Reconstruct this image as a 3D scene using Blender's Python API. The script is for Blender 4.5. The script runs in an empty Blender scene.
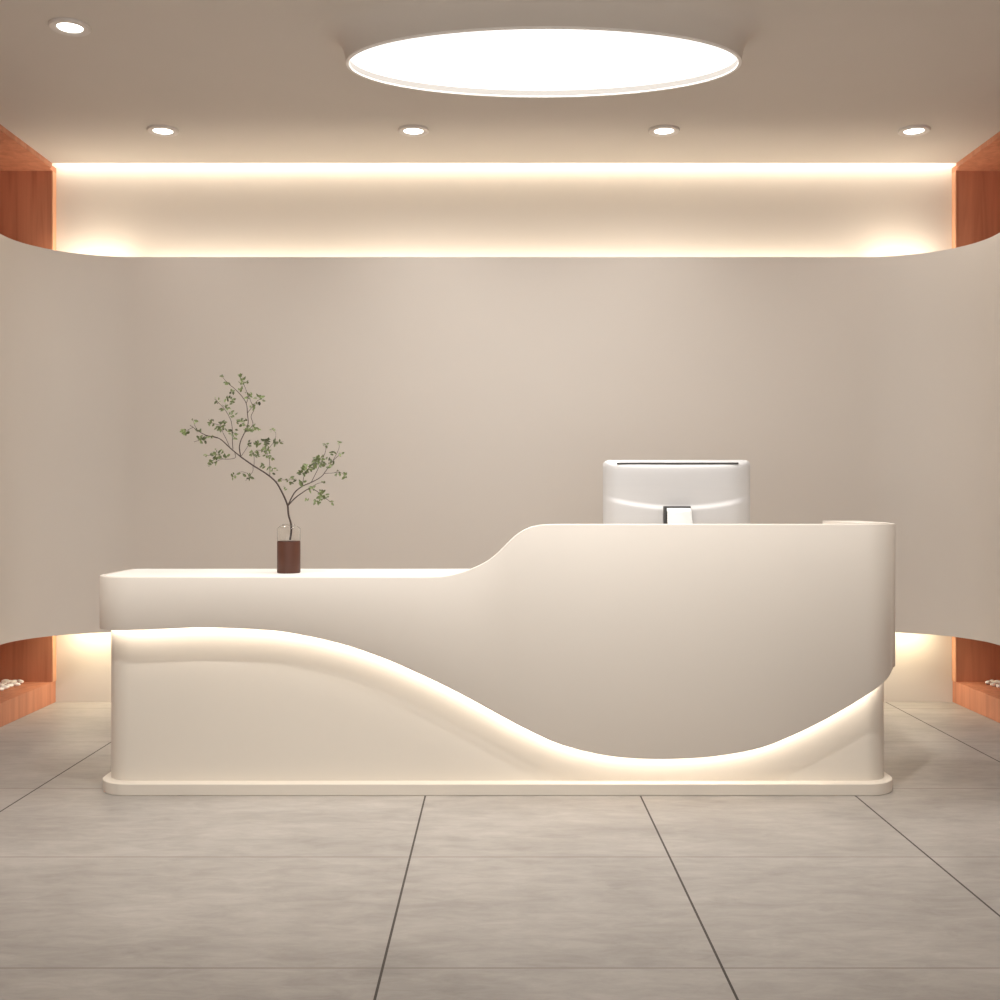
import bpy, bmesh, math, random
from mathutils import Vector, noise
random.seed(7)
PI = math.pi
sc = bpy.context.scene
C = sc.collection
H, F, VX, VY = 1.15, 1100.0, 499.0, 499.0      # eye height, focal length in px, vanishing point


def P(px, py, d):
    """point of the room seen at photo position (px, py) at distance d"""
    return Vector(((px - VX) * d / F, d, H - (py - VY) * d / F))


def lin(c):
    return tuple((v / 255 / 12.92) if v / 255 <= 0.04045 else ((v / 255 + 0.055) / 1.055) ** 2.4 for v in c)


# ------------------------------------------------------------------ materials
def mat(name, col, rough=0.6, metal=0.0, spec=0.5, coat=0.0, noise_amt=0.0, noise_scale=(3, 3, 3), bump=0.0):
    m = bpy.data.materials.new(name)
    m.use_nodes = True
    nt = m.node_tree
    b = nt.nodes['Principled BSDF']
    b.inputs['Roughness'].default_value = rough
    b.inputs['Metallic'].default_value = metal
    b.inputs['Specular IOR Level'].default_value = spec
    b.inputs['Coat Weight'].default_value = coat
    tc = nt.nodes.new('ShaderNodeTexCoord')
    mp = nt.nodes.new('ShaderNodeMapping')
    mp.inputs['Scale'].default_value = noise_scale
    nz = nt.nodes.new('ShaderNodeTexNoise')
    nz.inputs['Scale'].default_value = 1.0
    nz.inputs['Detail'].default_value = 6
    nt.links.new(tc.outputs['Object'], mp.inputs['Vector'])
    nt.links.new(mp.outputs['Vector'], nz.inputs['Vector'])
    rp = nt.nodes.new('ShaderNodeValToRGB')
    rp.color_ramp.elements[0].position = 0.3
    rp.color_ramp.elements[1].position = 0.7
    rp.color_ramp.elements[0].color = tuple(v * (1 - noise_amt) for v in col) + (1,)
    rp.color_ramp.elements[1].color = tuple(min(1, v * (1 + noise_amt)) for v in col) + (1,)
    nt.links.new(nz.outputs['Fac'], rp.inputs['Fac'])
    nt.links.new(rp.outputs['Color'], b.inputs['Base Color'])
    if bump:
        bp = nt.nodes.new('ShaderNodeBump')
        bp.inputs['Strength'].default_value = bump
        bp.inputs['Distance'].default_value = 0.002
        nt.links.new(nz.outputs['Fac'], bp.inputs['Height'])
        nt.links.new(bp.outputs['Normal'], b.inputs['Normal'])
    return m


def emit(name, col, s):
    m = bpy.data.materials.new(name)
    m.use_nodes = True
    nt = m.node_tree
    nt.nodes.remove(nt.nodes['Principled BSDF'])
    e = nt.nodes.new('ShaderNodeEmission')
    e.inputs['Color'].default_value = tuple(col) + (1,)
    e.inputs['Strength'].default_value = s
    nt.links.new(e.outputs[0], nt.nodes['Material Output'].inputs['Surface'])
    return m


M_WALL = mat('beige_plaster', (0.63, 0.575, 0.52), 0.7, spec=0.3, noise_amt=0.015, noise_scale=(1.3, 1.3, 1.3))
M_PANEL = mat('beige_panel', (0.63, 0.575, 0.52), 0.6, spec=0.3, noise_amt=0.012, noise_scale=(1.1, 1.1, 1.1))
M_CEIL = mat('ceiling_paint', (0.60, 0.545, 0.49), 0.8, spec=0.2, noise_amt=0.01)
M_SHELL = mat('cream_lacquer', (0.75, 0.695, 0.63), 0.45, spec=0.4, noise_amt=0.008, noise_scale=(2, 2, 2))
M_BODY = mat('cream_body_lacquer', (0.70, 0.645, 0.57), 0.4, spec=0.4, noise_amt=0.008, noise_scale=(2, 2, 2))
M_TOP = mat('lamp_whitened_counter', (0.90, 0.88, 0.84), 0.35, spec=0.4, noise_amt=0.005)  # whitened so the colour carries part of the strong lamplight from above
M_WHITE = mat('white_enamel', (0.78, 0.74, 0.70), 0.4, noise_amt=0.005)
M_RING = mat('downlight_trim', (0.62, 0.57, 0.53), 0.35, noise_amt=0.005)
M_SILVER = mat('brushed_aluminium', (0.56, 0.545, 0.54), 0.5, metal=0.35, noise_amt=0.01, noise_scale=(2, 2, 60))
M_STAND = mat('polished_aluminium', (0.80, 0.80, 0.79), 0.3, metal=0.2, noise_amt=0.01, noise_scale=(2, 2, 60))
M_DARK = mat('dark_vent_and_gap_shade', (0.05, 0.048, 0.046), 0.6, noise_amt=0.02)
M_SCREEN = mat('black_glass', (0.01, 0.01, 0.012), 0.1, noise_amt=0.01)
M_BROWN = mat('brown_ceramic', lin((78, 44, 31)), 0.45, spec=0.4, noise_amt=0.12, noise_scale=(40, 40, 8))
M_STEM = mat('bark', lin((70, 56, 50)), 0.8, noise_amt=0.15, noise_scale=(60, 60, 60))
M_PEB = mat('white_pebble_stone', (0.93, 0.91, 0.88), 0.5, noise_amt=0.05, noise_scale=(60, 60, 60))
M_GROUT = mat('dark_grout', (0.07, 0.06, 0.052), 0.9, noise_amt=0.1)
M_GROUT2 = mat('pale_grout', (0.27, 0.24, 0.215), 0.9, noise_amt=0.1)
M_LAMP = emit('lamp_diffuser', (1.0, 0.97, 0.93), 1.6)
M_LENS = emit('downlight_lens', (1.0, 0.95, 0.88), 6.0)
M_LED = emit('warm_led', (1.0, 0.90, 0.78), 38.0)


def wood_mat():
    m = bpy.data.materials.new('orange_wood')
    m.use_nodes = True
    nt = m.node_tree
    b = nt.nodes['Principled BSDF']
    b.inputs['Roughness'].default_value = 0.5
    b.inputs['Specular IOR Level'].default_value = 0.35
    tc = nt.nodes.new('ShaderNodeTexCoord')
    mp = nt.nodes.new('ShaderNodeMapping')
    mp.inputs['Scale'].default_value = (16, 16, 0.9)
    mp.inputs['Rotation'].default_value = (0, 0.16, 0)
    nt.links.new(tc.outputs['Object'], mp.inputs['Vector'])
    n1 = nt.nodes.new('ShaderNodeTexNoise')
    n1.inputs['Scale'].default_value = 1.4
    n1.inputs['Detail'].default_value = 4
    n1.inputs['Distortion'].default_value = 0.6
    nt.links.new(mp.outputs['Vector'], n1.inputs['Vector'])
    rp = nt.nodes.new('ShaderNodeValToRGB')
    cr = rp.color_ramp
    cr.elements[0].position = 0.30
    cr.elements[0].color = (0.45, 0.175, 0.098, 1)
    cr.elements[1].position = 0.62
    cr.elements[1].color = (0.58, 0.245, 0.14, 1)
    nt.links.new(n1.outputs['Fac'], rp.inputs['Fac'])
    nt.links.new(rp.outputs['Color'], b.inputs['Base Color'])
    return m


M_WOOD = wood_mat()
M_EDGE = mat('lit_orange_edge', (0.66, 0.33, 0.19), 0.5, noise_amt=0.03)  # paler than the boards: cove light on the edge put into the colour


def floor_mat():
    m = bpy.data.materials.new('concrete_tile')
    m.use_nodes = True
    nt = m.node_tree
    L = nt.links.new
    b = nt.nodes['Principled BSDF']
    b.inputs['Specular IOR Level'].default_value = 0.45
    tc = nt.nodes.new('ShaderNodeTexCoord')

    def nz(scale, detail, rough=0.55, dist=0.0):
        mp = nt.nodes.new('ShaderNodeMapping')
        mp.inputs['Scale'].default_value = scale
        L(tc.outputs['Object'], mp.inputs['Vector'])
        n = nt.nodes.new('ShaderNodeTexNoise')
        n.inputs['Scale'].default_value = 1
        n.inputs['Detail'].default_value = detail
        n.inputs['Roughness'].default_value = rough
        n.inputs['Distortion'].default_value = dist
        L(mp.outputs['Vector'], n.inputs['Vector'])
        return n
    a = nz((1.6, 3.2, 1), 8, 0.6, 0.4)
    s = nz((7, 20, 1), 10, 0.72, 0.5)
    mx = nt.nodes.new('ShaderNodeMath')
    mx.operation = 'MULTIPLY_ADD'
    mx.inputs[1].default_value = 0.55
    L(s.outputs['Fac'], mx.inputs[0])
    m2 = nt.nodes.new('ShaderNodeMath')
    m2.operation = 'MULTIPLY'
    m2.inputs[1].default_value = 0.45
    L(a.outputs['Fac'], m2.inputs[0])
    L(m2.outputs[0], mx.inputs[2])
    rp = nt.nodes.new('ShaderNodeValToRGB')
    e = rp.color_ramp.elements
    e[0].position = 0.32
    e[0].color = (0.235, 0.215, 0.197, 1)
    e[1].position = 0.66
    e[1].color = (0.425, 0.393, 0.362, 1)
    L(mx.outputs[0], rp.inputs['Fac'])
    L(rp.outputs['Color'], b.inputs['Base Color'])
    mr = nt.nodes.new('ShaderNodeMapRange')
    mr.inputs['To Min'].default_value = 0.36
    mr.inputs['To Max'].default_value = 0.52
    L(s.outputs['Fac'], mr.inputs['Value'])
    L(mr.outputs[0], b.inputs['Roughness'])
    return m


M_FLOOR = floor_mat()


def leaf_mat():
    m = mat('green_leaf', lin((112, 132, 72)), 0.5, noise_amt=0.0)
    nt = m.node_tree
    rp = [n for n in nt.nodes if n.type == 'VALTORGB'][0]
    rp.color_ramp.elements[0].color = lin((66, 68, 46)) + (1,)
    rp.color_ramp.elements[1].color = lin((128, 142, 86)) + (1,)
    [n for n in nt.nodes if n.type == 'MAPPING'][0].inputs['Scale'].default_value = (22, 22, 22)
    return m


M_LEAF = leaf_mat()


def glass_mat():
    m = bpy.data.materials.new('clear_glass')
    m.use_nodes = True
    b = m.node_tree.nodes['Principled BSDF']
    b.inputs['Base Color'].default_value = (0.97, 0.965, 0.95, 1)
    b.inputs['Roughness'].default_value = 0.03
    b.inputs['Transmission Weight'].default_value = 1.0
    b.inputs['IOR'].default_value = 1.3
    return m


M_GLASS = glass_mat()


# ------------------------------------------------------------------ helpers
def mesh_obj(name, verts, faces, m, parent=None, smooth=None, mats=None, fm=None):
    me = bpy.data.meshes.new(name)
    me.from_pydata([tuple(v) for v in verts], [], faces)
    for mm in (mats or [m]):
        me.materials.append(mm)
    if fm:
        me.polygons.foreach_set('material_index', fm)
    bm = bmesh.new()
    bm.from_mesh(me)
    bmesh.ops.recalc_face_normals(bm, faces=bm.faces)
    bm.to_mesh(me)
    bm.free()
    if smooth is not None:
        me.polygons.foreach_set('use_smooth', [True] * len(me.polygons))
        me.set_sharp_from_angle(angle=math.radians(smooth))
    me.update()
    o = bpy.data.objects.new(name, me)
    C.objects.link(o)
    if parent:
        o.parent = parent
        o.matrix_parent_inverse = parent.matrix_basis.inverted()
    return o


def bevel(o, w, seg=2):
    b = o.modifiers.new('bevel', 'BEVEL')
    b.width = w
    b.segments = seg
    b.limit_method = 'ANGLE'
    b.angle_limit = math.radians(40)
    return o


def box(name, lo, hi, m, parent=None, bev=0):
    (x0, y0, z0), (x1, y1, z1) = lo, hi
    v = [(x, y, z) for z in (z0, z1) for y in (y0, y1) for x in (x0, x1)]
    f = [(0, 1, 3, 2), (4, 6, 7, 5), (0, 4, 5, 1), (2, 3, 7, 6), (0, 2, 6, 4), (1, 5, 7, 3)]
    o = mesh_obj(name, v, f, m, parent)
    if bev:
        bevel(o, bev)
    return o


def prism(name, pts, z0, z1, m, parent=None, bev=0, smooth=35):
    n = len(pts)
    v = [(x, y, z0) for x, y in pts] + [(x, y, z1) for x, y in pts]
    f = [tuple(range(n))[::-1], tuple(range(n, 2 * n))]
    f += [(i, (i + 1) % n, n + (i + 1) % n, n + i) for i in range(n)]
    o = mesh_obj(name, v, f, m, parent, smooth=smooth)
    if bev:
        bevel(o, bev, 3)
    return o


def lathe(name, prof, m, parent, n=48, sx=1.0, sy=1.0, loc=(0, 0, 0), smooth=40, closed=False):
    v, f = [], []
    for r, z in prof:
        for k in range(n):
            a = 2 * PI * k / n
            v.append((loc[0] + r * sx * math.cos(a), loc[1] + r * sy * math.sin(a), loc[2] + z))
    k_ = len(prof)
    for i in range(k_ if closed else k_ - 1):
        i2 = (i + 1) % k_
        for k in range(n):
            k2 = (k + 1) % n
            f.append((i * n + k, i * n + k2, i2 * n + k2, i2 * n + k))
    if not closed:
        if prof[0][0] > 1e-6:
            f.append(tuple(range(n)))
        if prof[-1][0] > 1e-6:
            f.append(tuple(range((k_ - 1) * n, k_ * n)))
    return mesh_obj(name, v, f, m, parent, smooth=smooth)


def tube_into(verts, faces, pts, radii, n=7):
    base = len(verts)
    for i, p in enumerate(pts):
        a = pts[max(0, i - 1)]
        b = pts[min(len(pts) - 1, i + 1)]
        t = (b - a).normalized()
        u = t.cross(Vector((0, 1, 0.01))).normalized()
        w = t.cross(u)
        for k in range(n):
            an = 2 * PI * k / n
            verts.append(p + (u * math.cos(an) + w * math.sin(an)) * radii[i])
    for i in range(len(pts) - 1):
        for k in range(n):
            k2 = (k + 1) % n
            faces.append((base + i * n + k, base + i * n + k2, base + (i + 1) * n + k2, base + (i + 1) * n + k))
    faces.append(tuple(base + k for k in range(n)))
    faces.append(tuple(base + (len(pts) - 1) * n + k for k in range(n)))


def tag(o, label=None, cat=None, group=None, kind=None):
    for k, v in (('label', label), ('category', cat), ('group', group), ('kind', kind)):
        if v:
            o[k] = v
    return o


def thing(name, label, cat, loc=(0, 0, 0), group=None):
    o = bpy.data.objects.new(name, None)
    o.empty_display_size = 0.1
    o.location = loc
    C.objects.link(o)
    return tag(o, label, cat, group)


def pchip(xs, ys):
    n = len(xs)
    h = [xs[i + 1] - xs[i] for i in range(n - 1)]
    d = [(ys[i + 1] - ys[i]) / h[i] for i in range(n - 1)]
    m = [d[0]] + [0.0] * (n - 2) + [d[-1]]
    for i in range(1, n - 1):
        if d[i - 1] * d[i] > 0:
            w1, w2 = 2 * h[i] + h[i - 1], h[i] + 2 * h[i - 1]
            m[i] = (w1 + w2) / (w1 / d[i - 1] + w2 / d[i])

    def fn(x):
        if x <= xs[0]:
            return ys[0]
        if x >= xs[-1]:
            return ys[-1]
        i = max(k for k in range(n - 1) if xs[k] <= x)
        t = (x - xs[i]) / h[i]
        return ((2 * t ** 3 - 3 * t ** 2 + 1) * ys[i] + (t ** 3 - 2 * t ** 2 + t) * h[i] * m[i]
                + (-2 * t ** 3 + 3 * t ** 2) * ys[i + 1] + (t ** 3 - t ** 2) * h[i] * m[i + 1])
    return fn


# ------------------------------------------------------------------ the room
DB = 6.23          # back wall
CEIL = 3.0225
SWL, SWR = 2.51, 2.568    # side wall planes
YF = -1.6          # open front of the space
AL0, AL1 = 3.05, DB    # alcove run along the side walls
OUT = 2.95


def structure(o):
    o['kind'] = 'structure'
    return o


def build_floor():
    gx = [(-1.835, .0065), (-0.2856, .0065), (0.548, .0065), (1.381, .0065), (2.19, .0065)]
    gy = [(2.697 + .837 * k, .0065) for k in range(-5, 5)]
    gy = [g for g in gy if YF + .05 < g[0] < DB - .05]
    xs, kx = [-OUT], []
    for c, w in gx:
        xs += [c - w / 2, c + w / 2]
        kx += [0, 1]
    xs.append(OUT)
    kx.append(0)
    ys, ky = [YF], []
    for c, w in gy:
        ys += [c - w / 2, c + w / 2]
        ky += [0, 1]
    ys.append(DB)
    ky.append(0)
    nx = len(xs)
    v = [(x, y, 0) for y in ys for x in xs]
    f, fm = [], []
    for j in range(len(ys) - 1):
        for i in range(nx - 1):
            f.append((j * nx + i, j * nx + i + 1, (j + 1) * nx + i + 1, (j + 1) * nx + i))
            fm.append(1 if kx[i] else (2 if ky[j] else 0))
    o = mesh_obj('floor', v, f, None, mats=[M_FLOOR, M_GROUT, M_GROUT2], fm=fm)
    return structure(o)


build_floor()
structure(box('wall_back', (-OUT, DB, 0), (OUT, DB + .1, 3.4), M_WALL))
structure(box('ceiling', (-OUT, YF, CEIL), (OUT, 6.13, CEIL + .05), M_CEIL))
structure(box('trim_1', (-OUT, 6.02, CEIL + .25), (OUT, DB, CEIL + .30), M_CEIL))       # lid of the light cove
structure(box('trim_2', (-OUT, 5.97, CEIL + .05), (OUT, 6.02, CEIL + .30), M_CEIL))     # back of the light cove
for s, nm in ((-1, 'left'), (1, 'right')):
    SW = SWL if s < 0 else SWR
    x0, x1 = sorted((s * SW, s * OUT))
    structure(box('wall_' + nm, (x0, YF, 0), (x1, AL0, CEIL), M_WALL))

# built-in timber alcoves behind the curved panel
SOF, LEDGE = 2.992, 0.122
for s, nm in ((-1, 'left'), (1, 'right')):
    SW = SWL if s < 0 else SWR
    t = thing('wall_alcove', 'orange wood lined alcove in the %s wall, behind the %s end of the curved panel' % (nm, nm),
              'alcove', (s * 2.7, AL0 + .05, 0), 'orange timber alcoves')

    def bx(name, xa, xb, ya, yb, za, zb, m, bev=0):
        a, b = sorted((s * xa, s * xb))
        return box(name, (a, ya, za), (b, yb, zb), m, t, bev)
    prism('top_board', [(s * a, b) for a, b in ((SW - .02, AL0), (2.9, AL0), (2.9, DB - .002), (SW - .004, DB - .002), (SW - .004, 6.128), (SW - .02, 6.128))], SOF, CEIL - .001, M_WOOD, t)
    bx('bottom_board', SW, 2.90, AL0, DB - .002, 0.001, LEDGE, M_WOOD)
    bx('back_board', 2.86, 2.90, AL0, DB - .002, LEDGE, SOF, M_WOOD)
    bx('end_board', SW + .003, 2.86, DB - .05, DB - .002, LEDGE, SOF, M_WOOD)
    bx('end_board', SW + .003, 2.86, AL0, AL0 + .05, LEDGE, SOF, M_WOOD)
    tag(bx('edge_trim', SW - .004, SW + .003, DB - .052, DB - .002, LEDGE, SOF, M_EDGE), 'orange edge strip, paled to look lit by the cove')

# ------------------------------------------------------------------ curved panel floating off the wall
PD = 6.08
PZ0 = H - 133 * PD / F
PZ1 = H + 242 * PD / F


def panel_path(off):
    R = 0.50
    X, Y = 2.515 + off, PD + off
    r = R + off
    cx, cy = 2.515 - R, PD - R
    pts = [(-X, 3.2)] + [(-X, 3.2 + (cy - 3.2) * k / 6) for k in range(1, 6)]
    nn = 28
    for k in range(nn + 1):
        a = PI - (PI / 2) * k / nn
        pts.append((-cx + r * math.cos(a), cy + r * math.sin(a)))
    for k in range(1, 12):
        pts.append((-cx + 2 * cx * k / 12, Y))
    for k in range(nn + 1):
        a = PI / 2 - (PI / 2) * k / nn
        pts.append((cx + r * math.cos(a), cy + r * math.sin(a)))
    pts += [(X, cy + (3.2 - cy) * k / 6) for k in range(1, 6)] + [(X, 3.2)]
    return pts


panel = thing('curved_wall_panel', 'large beige curved panel floating off the back wall with glowing edges', 'wall panel', (0, PD, PZ0))
pin, pout = panel_path(0), panel_path(.025)
n = len(pin)
v, f = [], []
for (a, b) in zip(pin, pout):
    v += [(a[0], a[1], PZ0), (a[0], a[1], PZ1), (b[0], b[1], PZ1), (b[0], b[1], PZ0)]
for i in range(n - 1):
    for k in range(4):
        k2 = (k + 1) % 4
        f.append((i * 4 + k, i * 4 + k2, (i + 1) * 4 + k2, (i + 1) * 4 + k))
f += [(0, 1, 2, 3), tuple((n - 1) * 4 + k for k in range(4))]
mesh_obj('panel_sheet', v, f, M_PANEL, panel, smooth=30)
for x in (-1.6, -.55, .55, 1.6):
    for z in (.75, 2.1):
        box('bracket', (x - .03, PD + .024, z - .03), (x + .03, DB - .001, z + .03), M_RING, panel)

# ------------------------------------------------------------------ reception desk
desk = thing('reception_desk', 'long cream curved reception desk with wavy glowing light seam', 'desk', (0, 4.5, 0))
FY, RS, HW, CX = 4.25, .15, 1.582, -.006


def rrect(hw, y0, r, y1, nn=14, cx=-.006):
    pts = [(-hw, y1)]
    for k in range(nn + 1):
        a = PI + (PI / 2) * k / nn
        pts.append((-hw + r + r * math.cos(a), y0 + r + r * math.sin(a)))
    for k in range(nn + 1):
        a = 1.5 * PI + (PI / 2) * k / nn
        pts.append((hw - r + r * math.cos(a), y0 + r + r * math.sin(a)))
    pts.append((hw, y1))
    return [(x + cx, y) for x, y in pts]


bot_pts = [(99, 628.5), (101, 629), (115, 630.4), (140, 630), (165, 629), (202, 627.5), (240, 628.6), (277, 631), (302, 635),
           (340, 643.5), (378, 656), (420, 674), (462, 694.5), (495, 712.5), (528, 730), (558, 743.5), (579, 750), (600, 754.5),
           (622, 757.6), (645, 759), (663, 759.2), (690, 758.6), (718, 756), (740, 752.6), (760, 748), (798, 733), (836, 713.6),
           (862, 698), (881, 685), (889, 677), (892, 671.5), (894, 667)]
BOT = pchip([p[0] for p in bot_pts], [p[1] for p in bot_pts])
LOZ = H - 78 * FY / F
HIZ = H - 25 * FY / F
top_pts = [(420, 577), (440, 576.4), (452, 574.6), (460, 572.6), (472, 568.5), (484, 562.8), (494, 556), (503, 547.6), (510, 540.4),
           (518, 533.6), (526, 528.8), (535, 525.8), (545, 524.4), (560, 524)]
TOP = pchip([p[0] for p in top_pts], [p[1] for p in top_pts])

# plan of the shell: (x, y, normal) from the back left round the front to the back right
plan = []
for k in range(5):
    plan.append((-HW, 4.75 - (.35) * k / 5, (-1, 0)))
for k in range(19):
    a = PI + (PI / 2) * k / 18
    plan.append((-HW + RS + RS * math.cos(a), FY + RS + RS * math.sin(a), (math.cos(a), math.sin(a))))
NF = 340
for k in range(1, NF):
    plan.append((-(HW - RS) + 2 * (HW - RS) * k / NF, FY, (0, -1)))
for k in range(19):
    a = 1.5 * PI + (PI / 2) * k / 18
    plan.append((HW - RS + RS * math.cos(a), FY + RS + RS * math.sin(a), (math.cos(a), math.sin(a))))
for k in range(1, 6):
    plan.append((HW, FY + RS + (.35) * k / 5, (1, 0)))
plan = [(x + CX, y, nn_) for x, y, nn_ in plan]
ZR = H - (BOT(VX + (HW + CX) * F / (FY + RS)) - VY) * (FY + RS) / F


def shell_z(x, y):
    px = VX + x * F / y
    if y > FY + RS + 1e-4:
        if x < 0:
            zb = H - (628.5 - VY) * (FY + RS) / F
        else:
            zb = ZR + (y - FY - RS) * .5
    else:
        zb = H - (BOT(px) - VY) * y / F
    if y > FY + 1e-4:
        zt = LOZ if x < 0 else HIZ
    else:
        zt = LOZ if px <= 420 else (HIZ if px >= 560 else H - (TOP(px) - VY) * y / F)
    return zb, zt


T = .022
v, f = [], []
for x, y, (nx, ny) in plan:
    zb, zt = shell_z(x, y)
    for d, z in ((.002, zb), (0, zb + .003), (0, zt - .005), (.0015, zt - .0015), (.005, zt), (T - .003, zt), (T, zt - .003), (T, zb)):
        v.append((x - nx * d, y - ny * d, z))
n = len(plan)
for i in range(n - 1):
    for k in range(8):
        k2 = (k + 1) % 8
        f.append((i * 8 + k, i * 8 + k2, (i + 1) * 8 + k2, (i + 1) * 8 + k))
f += [tuple(range(8)), tuple((n - 1) * 8 + k for k in range(8))]
tag(mesh_obj('front_shell', v, f, M_SHELL, desk, smooth=40), 'wavy-edged cream outer shell')

# light strip tucked behind the lower edge of the shell
v, f = [], []
for x, y, (nx, ny) in plan:
    zb, zt = shell_z(x, y)
    d0, d1 = T + .004, T + .012
    v += [(x - nx * d0, y - ny * d0, zb + .018), (x - nx * d1, y - ny * d1, zb + .028)]
for i in range(n - 1):
    f.append((2 * i, 2 * i + 1, 2 * i + 3, 2 * i + 2))
tag(mesh_obj('light_strip', v, f, M_LED, desk), 'warm glowing light strip')

prism('base_plinth', rrect(1.568, 4.26, .13, 4.74), 0, .046, M_BODY, desk, bev=.003)
prism('lower_body', rrect(1.5425, 4.31, .10, 4.72), .046, .79, M_BODY, desk)
prism('counter_top', rrect(1.5595, FY + T + .0005, .128, 4.76), .792, LOZ - .0005, M_TOP, desk)
rr = rrect(1.5595, FY + T + .0005, .128, 4.76)
prism('end_deck', [(1.40, 4.76), (1.40, rr[20][1])] + [p for p in rr if p[0] > 1.41], HIZ - .03, HIZ + .003, M_SHELL, desk)

# ------------------------------------------------------------------ computer monitor seen from behind
mon = thing('computer_monitor', 'silver desktop computer monitor seen from behind on the desk', 'monitor', ((676.5 - VX) * 4.6 / F, 4.5, LOZ))
MY = 4.60
mw = 147.0 * MY / F / 2
mcx = (676.5 - VX) * MY / F
mzt = H + 39 * MY / F
mzb = .905


def reflection_fold(u):       # height of the curved reflection on the back, shaped here as a fold, u in -1..1
    return (H - (494 - VY) * MY / F) - .043 * (1 - u * u)


nx_, nz_ = 40, 80
v, f = [], []
rc = .022
for j in range(nz_ + 1):
    for i in range(nx_ + 1):
        u = -1 + 2 * i / nx_
        w = j / nz_
        zc = reflection_fold(u)
        # rows packed around the reflection fold: lower half below, upper half above
        if j <= nz_ // 2:
            z = mzb + (zc - mzb) * (w * 2) ** .6
        else:
            z = zc + (mzt - zc) * (1 - (1 - (w * 2 - 1)) ** .6) if False else zc + (mzt - zc) * ((w * 2 - 1) ** 1.5)
        x = u * mw
        # rounded upper corners
        if z > mzt - rc and abs(x) > mw - rc:
            dz = z - (mzt - rc)
            lim = mw - rc + math.sqrt(max(0, rc * rc - dz * dz))
            x = max(-lim, min(lim, x))
        edge = max(0.0, 1 - abs(u) ** 10)
        if z > zc:
            q = (z - zc) / (mzt - zc)
            bulge = .034 * edge * (1 - q ** 12) + .006
        else:
            q = min(1, (zc - z) / .030)
            q = q * q * (3 - 2 * q)
            bulge = (.034 + .008 * q) * edge + .006
        v.append((mcx + x, MY - bulge, z))
nf = nx_ + 1
for j in range(nz_):
    for i in range(nx_):
        f.append((j * nf + i, j * nf + i + 1, (j + 1) * nf + i + 1, (j + 1) * nf + i))
# close it with a flat front side
off = len(v)
ring = [i for i in range(nf)] + [j * nf + nx_ for j in range(1, nz_ + 1)] + [nz_ * nf + i for i in range(nx_ - 1, -1, -1)] + [j * nf for j in range(nz_ - 1, 0, -1)]
for r_ in ring:
    v.append((v[r_][0], MY + .008, v[r_][2]))
k_ = len(ring)
for a in range(k_):
    b = (a + 1) % k_
    f.append((ring[a], ring[b], off + b, off + a))
f.append(tuple(off + a for a in range(k_)))
mesh_obj('back_case', v, f, M_SILVER, mon, smooth=50)
box('screen', (mcx - mw + .012, MY + .0081, mzb + .06), (mcx + mw - .012, MY + .0095, mzt - .012), M_SCREEN, mon)
zs = H - (463.6 - VY) * MY / F
tag(box('vent_slot', (mcx - .252, MY - .0335, zs - .0035), (mcx + .252, MY - .004, zs + .0035), M_DARK, mon), 'thin dark slot')
# stand: neck leaving the back, and a foot plate
sy0, sy1 = MY - .060, MY - .110
zt_ = H - (507.5 - VY) * (MY - .06) / F
xs_ = (678.3 - VX) * (MY - .06) / F
nv = []
for (yy, z, hw) in ((MY - .04, zt_, .048), (MY - .082, zt_ - .003, .048), (MY - .096, zt_ - .014, .049), (MY - .118, LOZ + .03, .066), (MY - .135, LOZ + .006, .072)):
    nv.append((yy, z, hw))
v, f = [], []
for k, (yy, z, hw) in enumerate(nv):
    th = .014
    v += [(xs_ - .05, yy, z), (xs_ + hw, yy, z), (xs_ + hw, yy + th, z - th * .6), (xs_ - .05, yy + th, z - th * .6)]
for k in range(len(nv) - 1):
    for q in range(4):
        q2 = (q + 1) % 4
        f.append((k * 4 + q, k * 4 + q2, (k + 1) * 4 + q2, (k + 1) * 4 + q))
f += [(0, 1, 2, 3), tuple((len(nv) - 1) * 4 + q for q in range(4))]
st = bevel(mesh_obj('stand_neck', v, f, M_STAND, mon, smooth=60), .003)
tag(bevel(box('neck_gap_shade', (xs_ - .060, MY - .072, LOZ + .02), (xs_ + .050, MY - .024, zt_ + .006), M_DARK, mon), .003), 'dark box shading the gap round the stand')  # solid dark box painting the shadow in the gap round the neck
bevel(box('stand_foot', (xs_ - .09, MY - .145, LOZ), (xs_ + .09, MY + .06, LOZ + .008), M_STAND, mon), .003)

# ------------------------------------------------------------------ vase
VD = 4.49
vx = (288.8 - VX) * VD / F
mm = VD / F
vase = thing('bottle_vase', 'clear glass bottle vase with brown lower half on the low counter', 'vase', (vx, VD, LOZ))
R0 = 11.55 * mm
zsplit = 32 * mm
lathe('brown_base', [(R0 - .004, 0), (R0 - .001, .0015), (R0, .005), (R0, zsplit - .003), (R0 - .002, zsplit)], M_BROWN, vase, loc=(vx, VD, LOZ))
zsh, zmo = 44 * mm, 48.3 * mm
tk = .0016
outer = [(R0, zsplit + .0005), (R0, zsh), (R0 - .003, zsh + .005), (R0 - .010, zsh + .011), (.026, zmo - .003), (.024, zmo + .002)]
inner = [(r - tk, z - (tk * .6 if i > 1 else 0)) for i, (r, z) in enumerate(outer)]
inner[0] = (R0 - tk, zsplit + .0005)
inner[-1] = (.024 - tk, zmo + .002)
tag(lathe('glass_top', outer + inner[::-1], M_GLASS, vase, loc=(vx, VD, LOZ), closed=True), 'clear glass shoulder')

# ------------------------------------------------------------------ leafy branch standing in the vase
br = thing('leafy_branch', 'thin forked branch with small green leaves standing in the vase', 'branch', (vx, VD, LOZ + zsplit))
rng = random.Random(11)


def c1(pts):
    return [(x / 8.33 + 170, y / 8.33 + 365) for x, y in pts]


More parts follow.
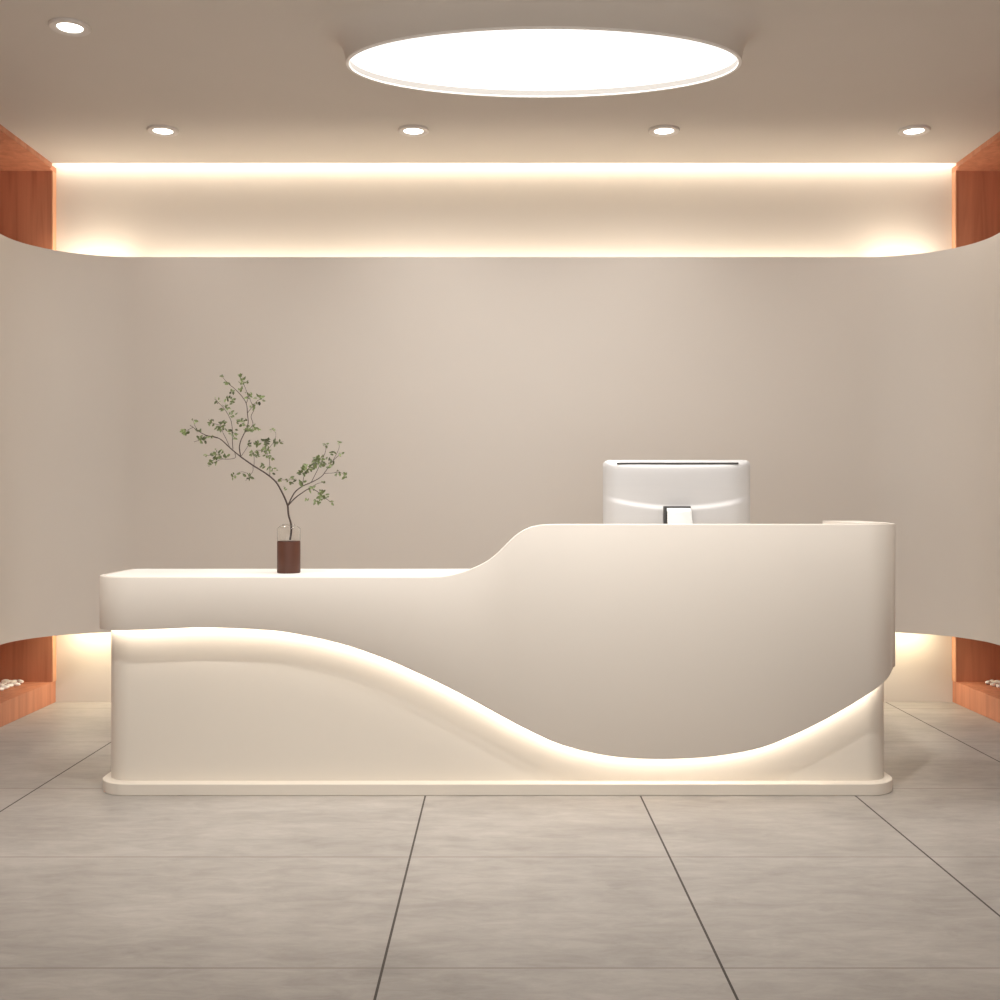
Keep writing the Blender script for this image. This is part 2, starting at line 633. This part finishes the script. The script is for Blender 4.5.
def c2(pts):
    return [(x / 8.33 + 250, y / 8.33 + 420) for x, y in pts]


tw = []    # (pixel path, depth start, depth end, radius start, radius end in px)
main = [(290.0, 540.0), (291.4, 530), (290.8, 523), (288.6, 515), (287.8, 505.8)]
tw.append((main, 0, 0, 1.05, .95))
left = [(287.8, 505.8), (284.8, 498), (280.6, 489.6), (275.8, 481.8), (266.8, 474), (252.8, 465.2), (240.8, 456.8)]
tw.append((left, 0, -.03, .95, .7))
tw.append(([(240.8, 456.8), (230, 447.8), (221.6, 440), (215.6, 437), (206, 435.2), (197.6, 430.4), (190, 425)], -.03, -.09, .62, .3))
tw.append((c1([(590, 765), (578, 690), (590, 630), (620, 565), (650, 490), (645, 400), (635, 320), (590, 250), (530, 190), (480, 150), (430, 90)]), -.03, .05, .6, .25))
tw.append((c1([(525, 700), (520, 640), (520, 560), (510, 470), (470, 390), (430, 340), (370, 280)]), -.04, -.10, .4, .22))
tw.append((c1([(620, 565), (690, 500), (675, 430), (700, 370), (680, 320), (650, 250)]), .0, .09, .38, .22))
tw.append((c1([(645, 400), (700, 330), (740, 290), (785, 285)]), .03, .08, .3, .2))
tw.append((c1([(635, 320), (650, 260), (610, 150), (575, 85)]), .03, -.04, .3, .2))
tw.append((c1([(540, 730), (540, 775), (440, 782), (390, 745), (290, 760)]), -.03, -.12, .35, .2))
tw.append((c1([(440, 782), (390, 800), (350, 825)]), -.07, -.12, .25, .18))
tw.append((c1([(500, 690), (470, 620), (440, 560), (430, 510), (345, 480), (320, 450)]), -.04, .06, .32, .2))
tw.append((c1([(400, 610), (300, 590), (260, 620), (200, 640)]), -.06, -.01, .3, .18))
tw.append((c1([(230, 545), (200, 490), (200, 450)]), -.08, -.05, .25, .18))
tw.append((c1([(190, 520), (150, 540), (125, 555)]), -.09, -.1, .25, .18))
tw.append((c1([(590, 765), (640, 690), (660, 655)]), -.03, .02, .3, .18))
tw.append((c1([(700, 850), (700, 745), (680, 720)]), -.02, .05, .3, .18))
tw.append((c1([(690, 840), (690, 885), (655, 930), (630, 965)]), -.02, -.09, .3, .18))
tw.append((c1([(650, 905), (590, 890), (520, 935)]), -.05, -.1, .22, .16))
tw.append((c2([(165, 462), (165, 400), (160, 320), (135, 250), (130, 170)]), -.01, .07, .36, .2))
tw.append((c2([(140, 260), (200, 190), (280, 182)]), .05, .08, .25, .18))
tw.append((c2([(140, 270), (60, 250), (20, 290)]), .05, .02, .25, .18))
tw.append((c2([(205, 190), (215, 110), (180, 75)]), .06, .1, .2, .15))
tw.append((c2([(215, 515), (260, 500), (330, 500), (385, 490)]), 0, .06, .3, .18))
tw.append((c2([(315, 715), (345, 650), (380, 595), (440, 550), (510, 520), (590, 475), (635, 420), (690, 340), (760, 280)]), 0, .06, .75, .25))
tw.append((c2([(315, 715), (370, 655), (430, 610), (500, 570), (560, 595), (610, 640), (690, 692)]), 0, -.09, .65, .22))
tw.append((c2([(500, 570), (560, 530), (620, 520)]), -.04, -.06, .25, .18))
tw.append((c2([(440, 550), (450, 470), (500, 390), (560, 340)]), .02, .0, .35, .2))
tw.append((c2([(510, 520), (560, 420), (600, 330), (630, 260), (630, 200)]), .03, .09, .35, .2))
tw.append((c2([(690, 340), (740, 240), (740, 190)]), .05, .08, .25, .18))
tw.append((c2([(620, 445), (700, 440), (740, 420)]), .04, .0, .25, .18))
tw.append((c2([(700, 440), (760, 440), (795, 475)]), .02, .0, .22, .16))
v, f = [], []
segs = []


def smooth_path(pts, sub=4):
    out = []
    q = [pts[0]] + pts + [pts[-1]]
    for i in range(1, len(q) - 2):
        for s_ in range(sub):
            t = s_ / sub
            p0, p1, p2, p3 = q[i - 1], q[i], q[i + 1], q[i + 2]
            out.append(tuple(.5 * ((2 * p1[c]) + (-p0[c] + p2[c]) * t + (2 * p0[c] - 5 * p1[c] + 4 * p2[c] - p3[c]) * t * t
                                   + (-p0[c] + 3 * p1[c] - 3 * p2[c] + p3[c]) * t ** 3) for c in (0, 1)))
    out.append(pts[-1])
    return out


for path, d0, d1, r0, r1 in tw:
    sp = smooth_path(path)
    k_ = len(sp) - 1
    pts, rad = [], []
    for i, (x, y) in enumerate(sp):
        t = i / k_
        d = VD + d0 + (d1 - d0) * t
        pts.append(P(x, y, d))
        rad.append((r0 + (r1 - r0) * t) * mm)
        segs.append((x, y, d))
    tube_into(v, f, pts, rad)
mesh_obj('stem', v, f, M_STEM, br, smooth=80)

cl1 = [(430, 90, 2, 2), (478, 148, 3, 4), (610, 140, 5, 9), (580, 90, 2, 3), (650, 250, 5, 8), (590, 205, 3, 4), (740, 285, 6, 8), (700, 350, 4, 6),
       (510, 225, 3, 3), (500, 300, 6, 11), (400, 295, 4, 4), (460, 360, 5, 8), (520, 410, 4, 5), (600, 470, 6, 11), (680, 520, 6, 10), (640, 550, 4, 5),
       (740, 530, 2, 2), (345, 480, 4, 5), (430, 510, 7, 16), (530, 560, 5, 7), (200, 465, 3, 4), (125, 555, 4, 12), (240, 540, 3, 4), (260, 620, 6, 10),
       (300, 610, 3, 4), (390, 740, 7, 18), (350, 820, 5, 8), (465, 745, 4, 5), (290, 760, 3, 4), (545, 925, 5, 6), (655, 930, 5, 6), (660, 655, 4, 6),
       (730, 660, 3, 3), (700, 745, 6, 10), (800, 640, 4, 4), (800, 710, 5, 8), (770, 845, 3, 3), (540, 600, 4, 3), (340, 600, 4, 3)]
cl2 = [(190, 85, 3, 4), (130, 170, 4, 5), (225, 190, 5, 8), (60, 200, 3, 3), (130, 240, 5, 8), (40, 285, 5, 6), (150, 285, 5, 5), (175, 325, 3, 3),
       (100, 385, 2, 2), (200, 425, 4, 5), (330, 500, 6, 9), (630, 210, 3, 4), (740, 190, 2, 3), (760, 280, 3, 4), (690, 270, 3, 4), (600, 330, 7, 18), (560, 370, 5, 10), (460, 420, 5, 9),
       (650, 360, 6, 12), (500, 390, 6, 14), (430, 430, 5, 10), (435, 525, 4, 5), (730, 440, 4, 5), (785, 465, 4, 5), (615, 520, 3, 3), (515, 575, 4, 6),
       (600, 620, 6, 12), (570, 670, 4, 5), (635, 635, 3, 4), (680, 690, 3, 3), (465, 655, 3, 3), (560, 340, 5, 8), (540, 690, 2, 2), (290, 570, 2, 2),
       (250, 490, 3, 3), (160, 400, 3, 3)]
clusters = [(x / 8.33 + 170, y / 8.33 + 365, r, c) for x, y, r, c in cl1] + [(x / 8.33 + 250, y / 8.33 + 420, r, c) for x, y, r, c in cl2]
v, f = [], []
for cx, cy, r, cnt in clusters:
    near = min(segs, key=lambda s: (s[0] - cx) ** 2 + (s[1] - cy) ** 2)
    for _ in range(int(cnt * 1.35 + .5)):
        a, q = rng.random() * 2 * PI, math.sqrt(rng.random()) * r * .95
        px, py = cx + q * math.cos(a), cy + q * math.sin(a) * .8
        p = P(px, py, near[2] + rng.uniform(-.02, .02))
        anc = P(near[0], near[1], near[2])
        d = (p - anc)
        if d.length < 1e-4:
            d = Vector((rng.uniform(-1, 1), 0, rng.uniform(-.3, 1)))
        d = (d.normalized() + Vector((rng.uniform(-.9, .9), rng.uniform(-.8, .8), rng.uniform(-.7, .7)))).normalized()
        nrm = Vector((rng.uniform(-.6, .6), -1, rng.uniform(-.2, .9))).normalized()
        w = d.cross(nrm).normalized()
        up = w.cross(d).normalized()
        ln = rng.uniform(3.2, 5.4) * mm
        wd = ln * rng.uniform(.22, .32)
        b = len(v)
        p = p - d * ln * .5
        v += [p, p + d * ln * .3 + w * wd * .9, p + d * ln * .65 + w * wd * .8, p + d * ln, p + d * ln * .65 - w * wd * .8,
              p + d * ln * .3 - w * wd * .9, p + d * ln * .3 - up * wd * .25, p + d * ln * .65 - up * wd * .25]
        f += [(b, b + 1, b + 6), (b + 1, b + 2, b + 7, b + 6), (b + 2, b + 3, b + 7), (b + 3, b + 4, b + 7), (b + 4, b + 5, b + 6, b + 7), (b + 5, b, b + 6)]
mesh_obj('foliage', v, f, M_LEAF, br)

# ------------------------------------------------------------------ big oval ceiling lamp
LZ = H + 1.74
near_y, far_y = 1.74 * F / 471, 1.74 * F / 401
lcy, lsy = (near_y + far_y) / 2, (far_y - near_y) / 2
lsx = 198.0 * (2 * near_y * far_y / (near_y + far_y)) / F
lcx = (543.5 - VX) * lcy / F
lamp = thing('ceiling_lamp', 'large oval white ceiling lamp in a flared surround', 'ceiling lamp', (lcx, lcy, CEIL))
hh = CEIL - LZ
# rim ring: constant thickness round the oval


def oval_ring(name, pr, m):
    nn = 128
    v, f = [], []
    for off, z in pr:
        for k in range(nn):
            a = 2 * PI * k / nn
            nx, ny = math.cos(a) * lsy, math.sin(a) * lsx
            l = math.hypot(nx, ny)
            v.append((lcx + lsx * math.cos(a) - nx / l * off, lcy + lsy * math.sin(a) - ny / l * off, LZ + z))
    k_ = len(pr)
    for i in range(k_):
        for k in range(nn):
            f.append((i * nn + k, i * nn + (k + 1) % nn, ((i + 1) % k_) * nn + (k + 1) % nn, ((i + 1) % k_) * nn + k))
    return mesh_obj(name, v, f, m, lamp, smooth=40)


prof = [(-.002, .0065)]
for k in range(1, 15):
    t = k / 14
    prof.append((-.002 - .02 * t - .12 * t * t, .0065 + (hh - .007) * (1 - (1 - t) ** 2.2)))
prof += [(.002, hh - .0005)]
tag(oval_ring('flared_surround', prof, M_CEIL), 'beige flared collar')
oval_ring('rim', [(-.002, .006), (-.002, .001), (0, 0), (.010, 0), (.012, .002), (.012, .040), (-.0015, .040)], M_WHITE)
nn = 96
v = [(lcx + (lsx - .012) * math.cos(2 * PI * k / nn), lcy + (lsy - .012) * math.sin(2 * PI * k / nn), LZ + .028) for k in range(nn)]
tag(mesh_obj('diffuser', v, [tuple(range(nn))], M_LAMP, lamp), 'glowing white diffuser')

# ------------------------------------------------------------------ recessed downlights
dl_first = thing('recessed_downlight', 'round recessed downlight nearest the viewer, in the top left of the ceiling', 'downlight',
                 ((70 - VX) * 4.355 / F, 4.355, CEIL), 'recessed ceiling downlights')


def ring_mesh():
    ro, ri = .079, .049
    pr = [(ro, 0), (ro, -.006), (ro - .004, -.011), (ri + .006, -.011), (ri, -.006), (ri, 0)]
    return pr


loc0 = tuple(dl_first.location)
lathe('trim_ring', ring_mesh(), M_RING, dl_first, n=40, loc=loc0, closed=True)
lathe('lens', [(.0491, -.001), (.0491, -.0055)], M_LENS, dl_first, n=40, loc=loc0)
names = ['leftmost of the four recessed downlights along the glowing cove',
         'second recessed downlight from the left in the row along the cove',
         'third recessed downlight from the left in the row along the cove',
         'rightmost of the four recessed downlights along the glowing cove']
bpy.context.view_layer.update()
for i in range(4):
    px = (163, 413.5, 664, 914)[i]
    c = dl_first.copy()
    C.objects.link(c)
    c.location = ((px - VX) * 5.58 / F, 5.58, CEIL)
    c['label'] = names[i]
    for ch in list(dl_first.children):
        d = ch.copy()
        C.objects.link(d)
        d.parent = c
        d.matrix_parent_inverse = ch.matrix_parent_inverse.copy()

# ------------------------------------------------------------------ white pebbles on the alcove ledges
peb_me = None


def pebble(px, py, sz, rot, label, first=[None]):
    d = (H - LEDGE) * F / (py - VY)
    x = (px - VX) * d / F
    if first[0] is None:
        bm = bmesh.new()
        bmesh.ops.create_icosphere(bm, subdivisions=3, radius=1)
        for vv in bm.verts:
            k = 1 + .16 * noise.noise(vv.co * 1.3)
            vv.co = Vector((vv.co.x * 1.5 * k, vv.co.y * .85 * k, vv.co.z * .62 * k))
        me = bpy.data.meshes.new('white_pebble')
        bm.to_mesh(me)
        bm.free()
        me.polygons.foreach_set('use_smooth', [True] * len(me.polygons))
        me.materials.append(M_PEB)
        first[0] = bpy.data.objects.new('white_pebble', me)
        o = first[0]
    else:
        o = first[0].copy()
    C.objects.link(o)
    sz *= 1.4
    o.scale = (sz, sz, sz)
    o.rotation_euler = (0, 0, rot)
    o.location = (x, d, LEDGE + sz * .62)
    return tag(o, label, 'pebble', 'white pebbles on the left alcove ledge' if x < 0 else 'white pebbles on the right alcove ledge')


for i, (px, py, sz, rot) in enumerate([(20, 683.6, .013, -.6), (14, 683.8, .013, .9), (16.5, 686, .011, .2), (8, 684.2, .014, .3), (9.5, 687.6, .013, 1.1),
                                       (3, 685.4, .012, -.4), (4.5, 689.2, .013, .5), (0.5, 691, .012, 1.3), (0, 687.4, .013, .1), (12, 685.8, .011, -1.0),
                                       (5.5, 682.6, .011, .7)]):
    pebble(px, py, sz, rot, 'small white pebble in the heap on the left alcove ledge')
for i, (px, py, sz, rot) in enumerate([(988.5, 684.4, .013, .8), (992, 683.2, .012, 1.2), (994.5, 686.4, .013, .4), (998, 684.2, .013, -.4), (999, 688, .012, .9)]):
    pebble(px, py, sz, rot, 'small white pebble in the heap on the right alcove ledge')

# ------------------------------------------------------------------ lights


def area(name, loc, rot, sx, sy, power, col=(1, .87, .68), spread=PI):
    l = bpy.data.lights.new(name, 'AREA')
    l.shape = 'RECTANGLE'
    l.size, l.size_y = sx, sy
    l.energy = power
    l.color = col
    l.spread = spread
    o = bpy.data.objects.new(name, l)
    o.location = loc
    o.rotation_euler = rot
    C.objects.link(o)
    return o


WARM = (1.0, .89, .72)
area('cove_strip_light', (.03, 6.165, CEIL + .045), (math.radians(50), 0, 0), 5.12, .025, 8, WARM)
area('panel_top_light', (0, 6.165, PZ1 - .05), (PI, 0, 0), 4.0, .03, 8.5, WARM)
area('panel_bottom_light', (0, 6.165, PZ0 + .05), (0, 0, 0), 4.0, .03, 11, WARM)
for s in (-1, 1):
    area('panel_corner_top_light', (s * 2.28, 6.12, PZ1 - .05), (PI, 0, 0), .40, .06, 2.2, WARM)
    area('panel_corner_bottom_light', (s * 2.28, 6.12, PZ0 + .05), (0, 0, 0), .30, .06, 2.3, (1, .86, .60))


def spot(loc, power, size, radius=.03, blend=.6, col=(1, .97, .92), aim=None):
    l = bpy.data.lights.new('downlight_beam', 'SPOT')
    l.energy = power
    l.spot_size = size
    l.spot_blend = blend
    l.shadow_soft_size = radius
    l.color = col
    o = bpy.data.objects.new('downlight_beam', l)
    o.location = loc
    if aim:
        o.rotation_euler = (Vector(aim) - Vector(loc)).to_track_quat('-Z', 'Y').to_euler()
    C.objects.link(o)


for px in (163, 413.5, 664, 914):
    spot(((px - VX) * 5.58 / F, 5.58, CEIL - .03), 10, math.radians(150), blend=1)
for px in (163, 914):
    spot(((px - VX) * 5.67 / F, 4.355, CEIL - .03), 16, math.radians(150), blend=1)
# the third row of downlights, above the viewer's field
for x, p_ in ((-1.73, 120), (-.44, 104), (.85, 142)):
    spot((x, 3.26, CEIL - .03), p_, math.radians(84), .03, blend=1, aim=(x, 4.25, .25))
# tubes of the big oval lamp, in its opening
o = area('oval_lamp_light', (lcx, lcy, LZ + .006), (0, 0, 0), 2 * (lsx - .02), 2 * (lsy - .02), 37, (1, .985, .965))
o.data.shape = 'ELLIPSE'
w = bpy.data.worlds.new('World')
sc.world = w
w.use_nodes = True
w.node_tree.nodes['Background'].inputs['Color'].default_value = (1.0, .98, .95, 1)
w.node_tree.nodes['Background'].inputs['Strength'].default_value = 1.9

# ------------------------------------------------------------------ camera
cam = bpy.data.cameras.new('Camera')
cam.sensor_width = 36
cam.lens = F / 1000 * 36
cam.shift_x = .001
cam.shift_y = -.001
co = bpy.data.objects.new('Camera', cam)
co.location = (0, 0, H)
co.rotation_euler = (PI / 2, 0, 0)
C.objects.link(co)
sc.camera = co
sc.view_settings.view_transform = 'Standard'
sc.view_settings.look = 'None'
sc.view_settings.exposure = 0
sc.cycles.use_denoising = True
sc.cycles.max_bounces = 10
sc.cycles.diffuse_bounces = 6
sc.cycles.sample_clamp_indirect = 6
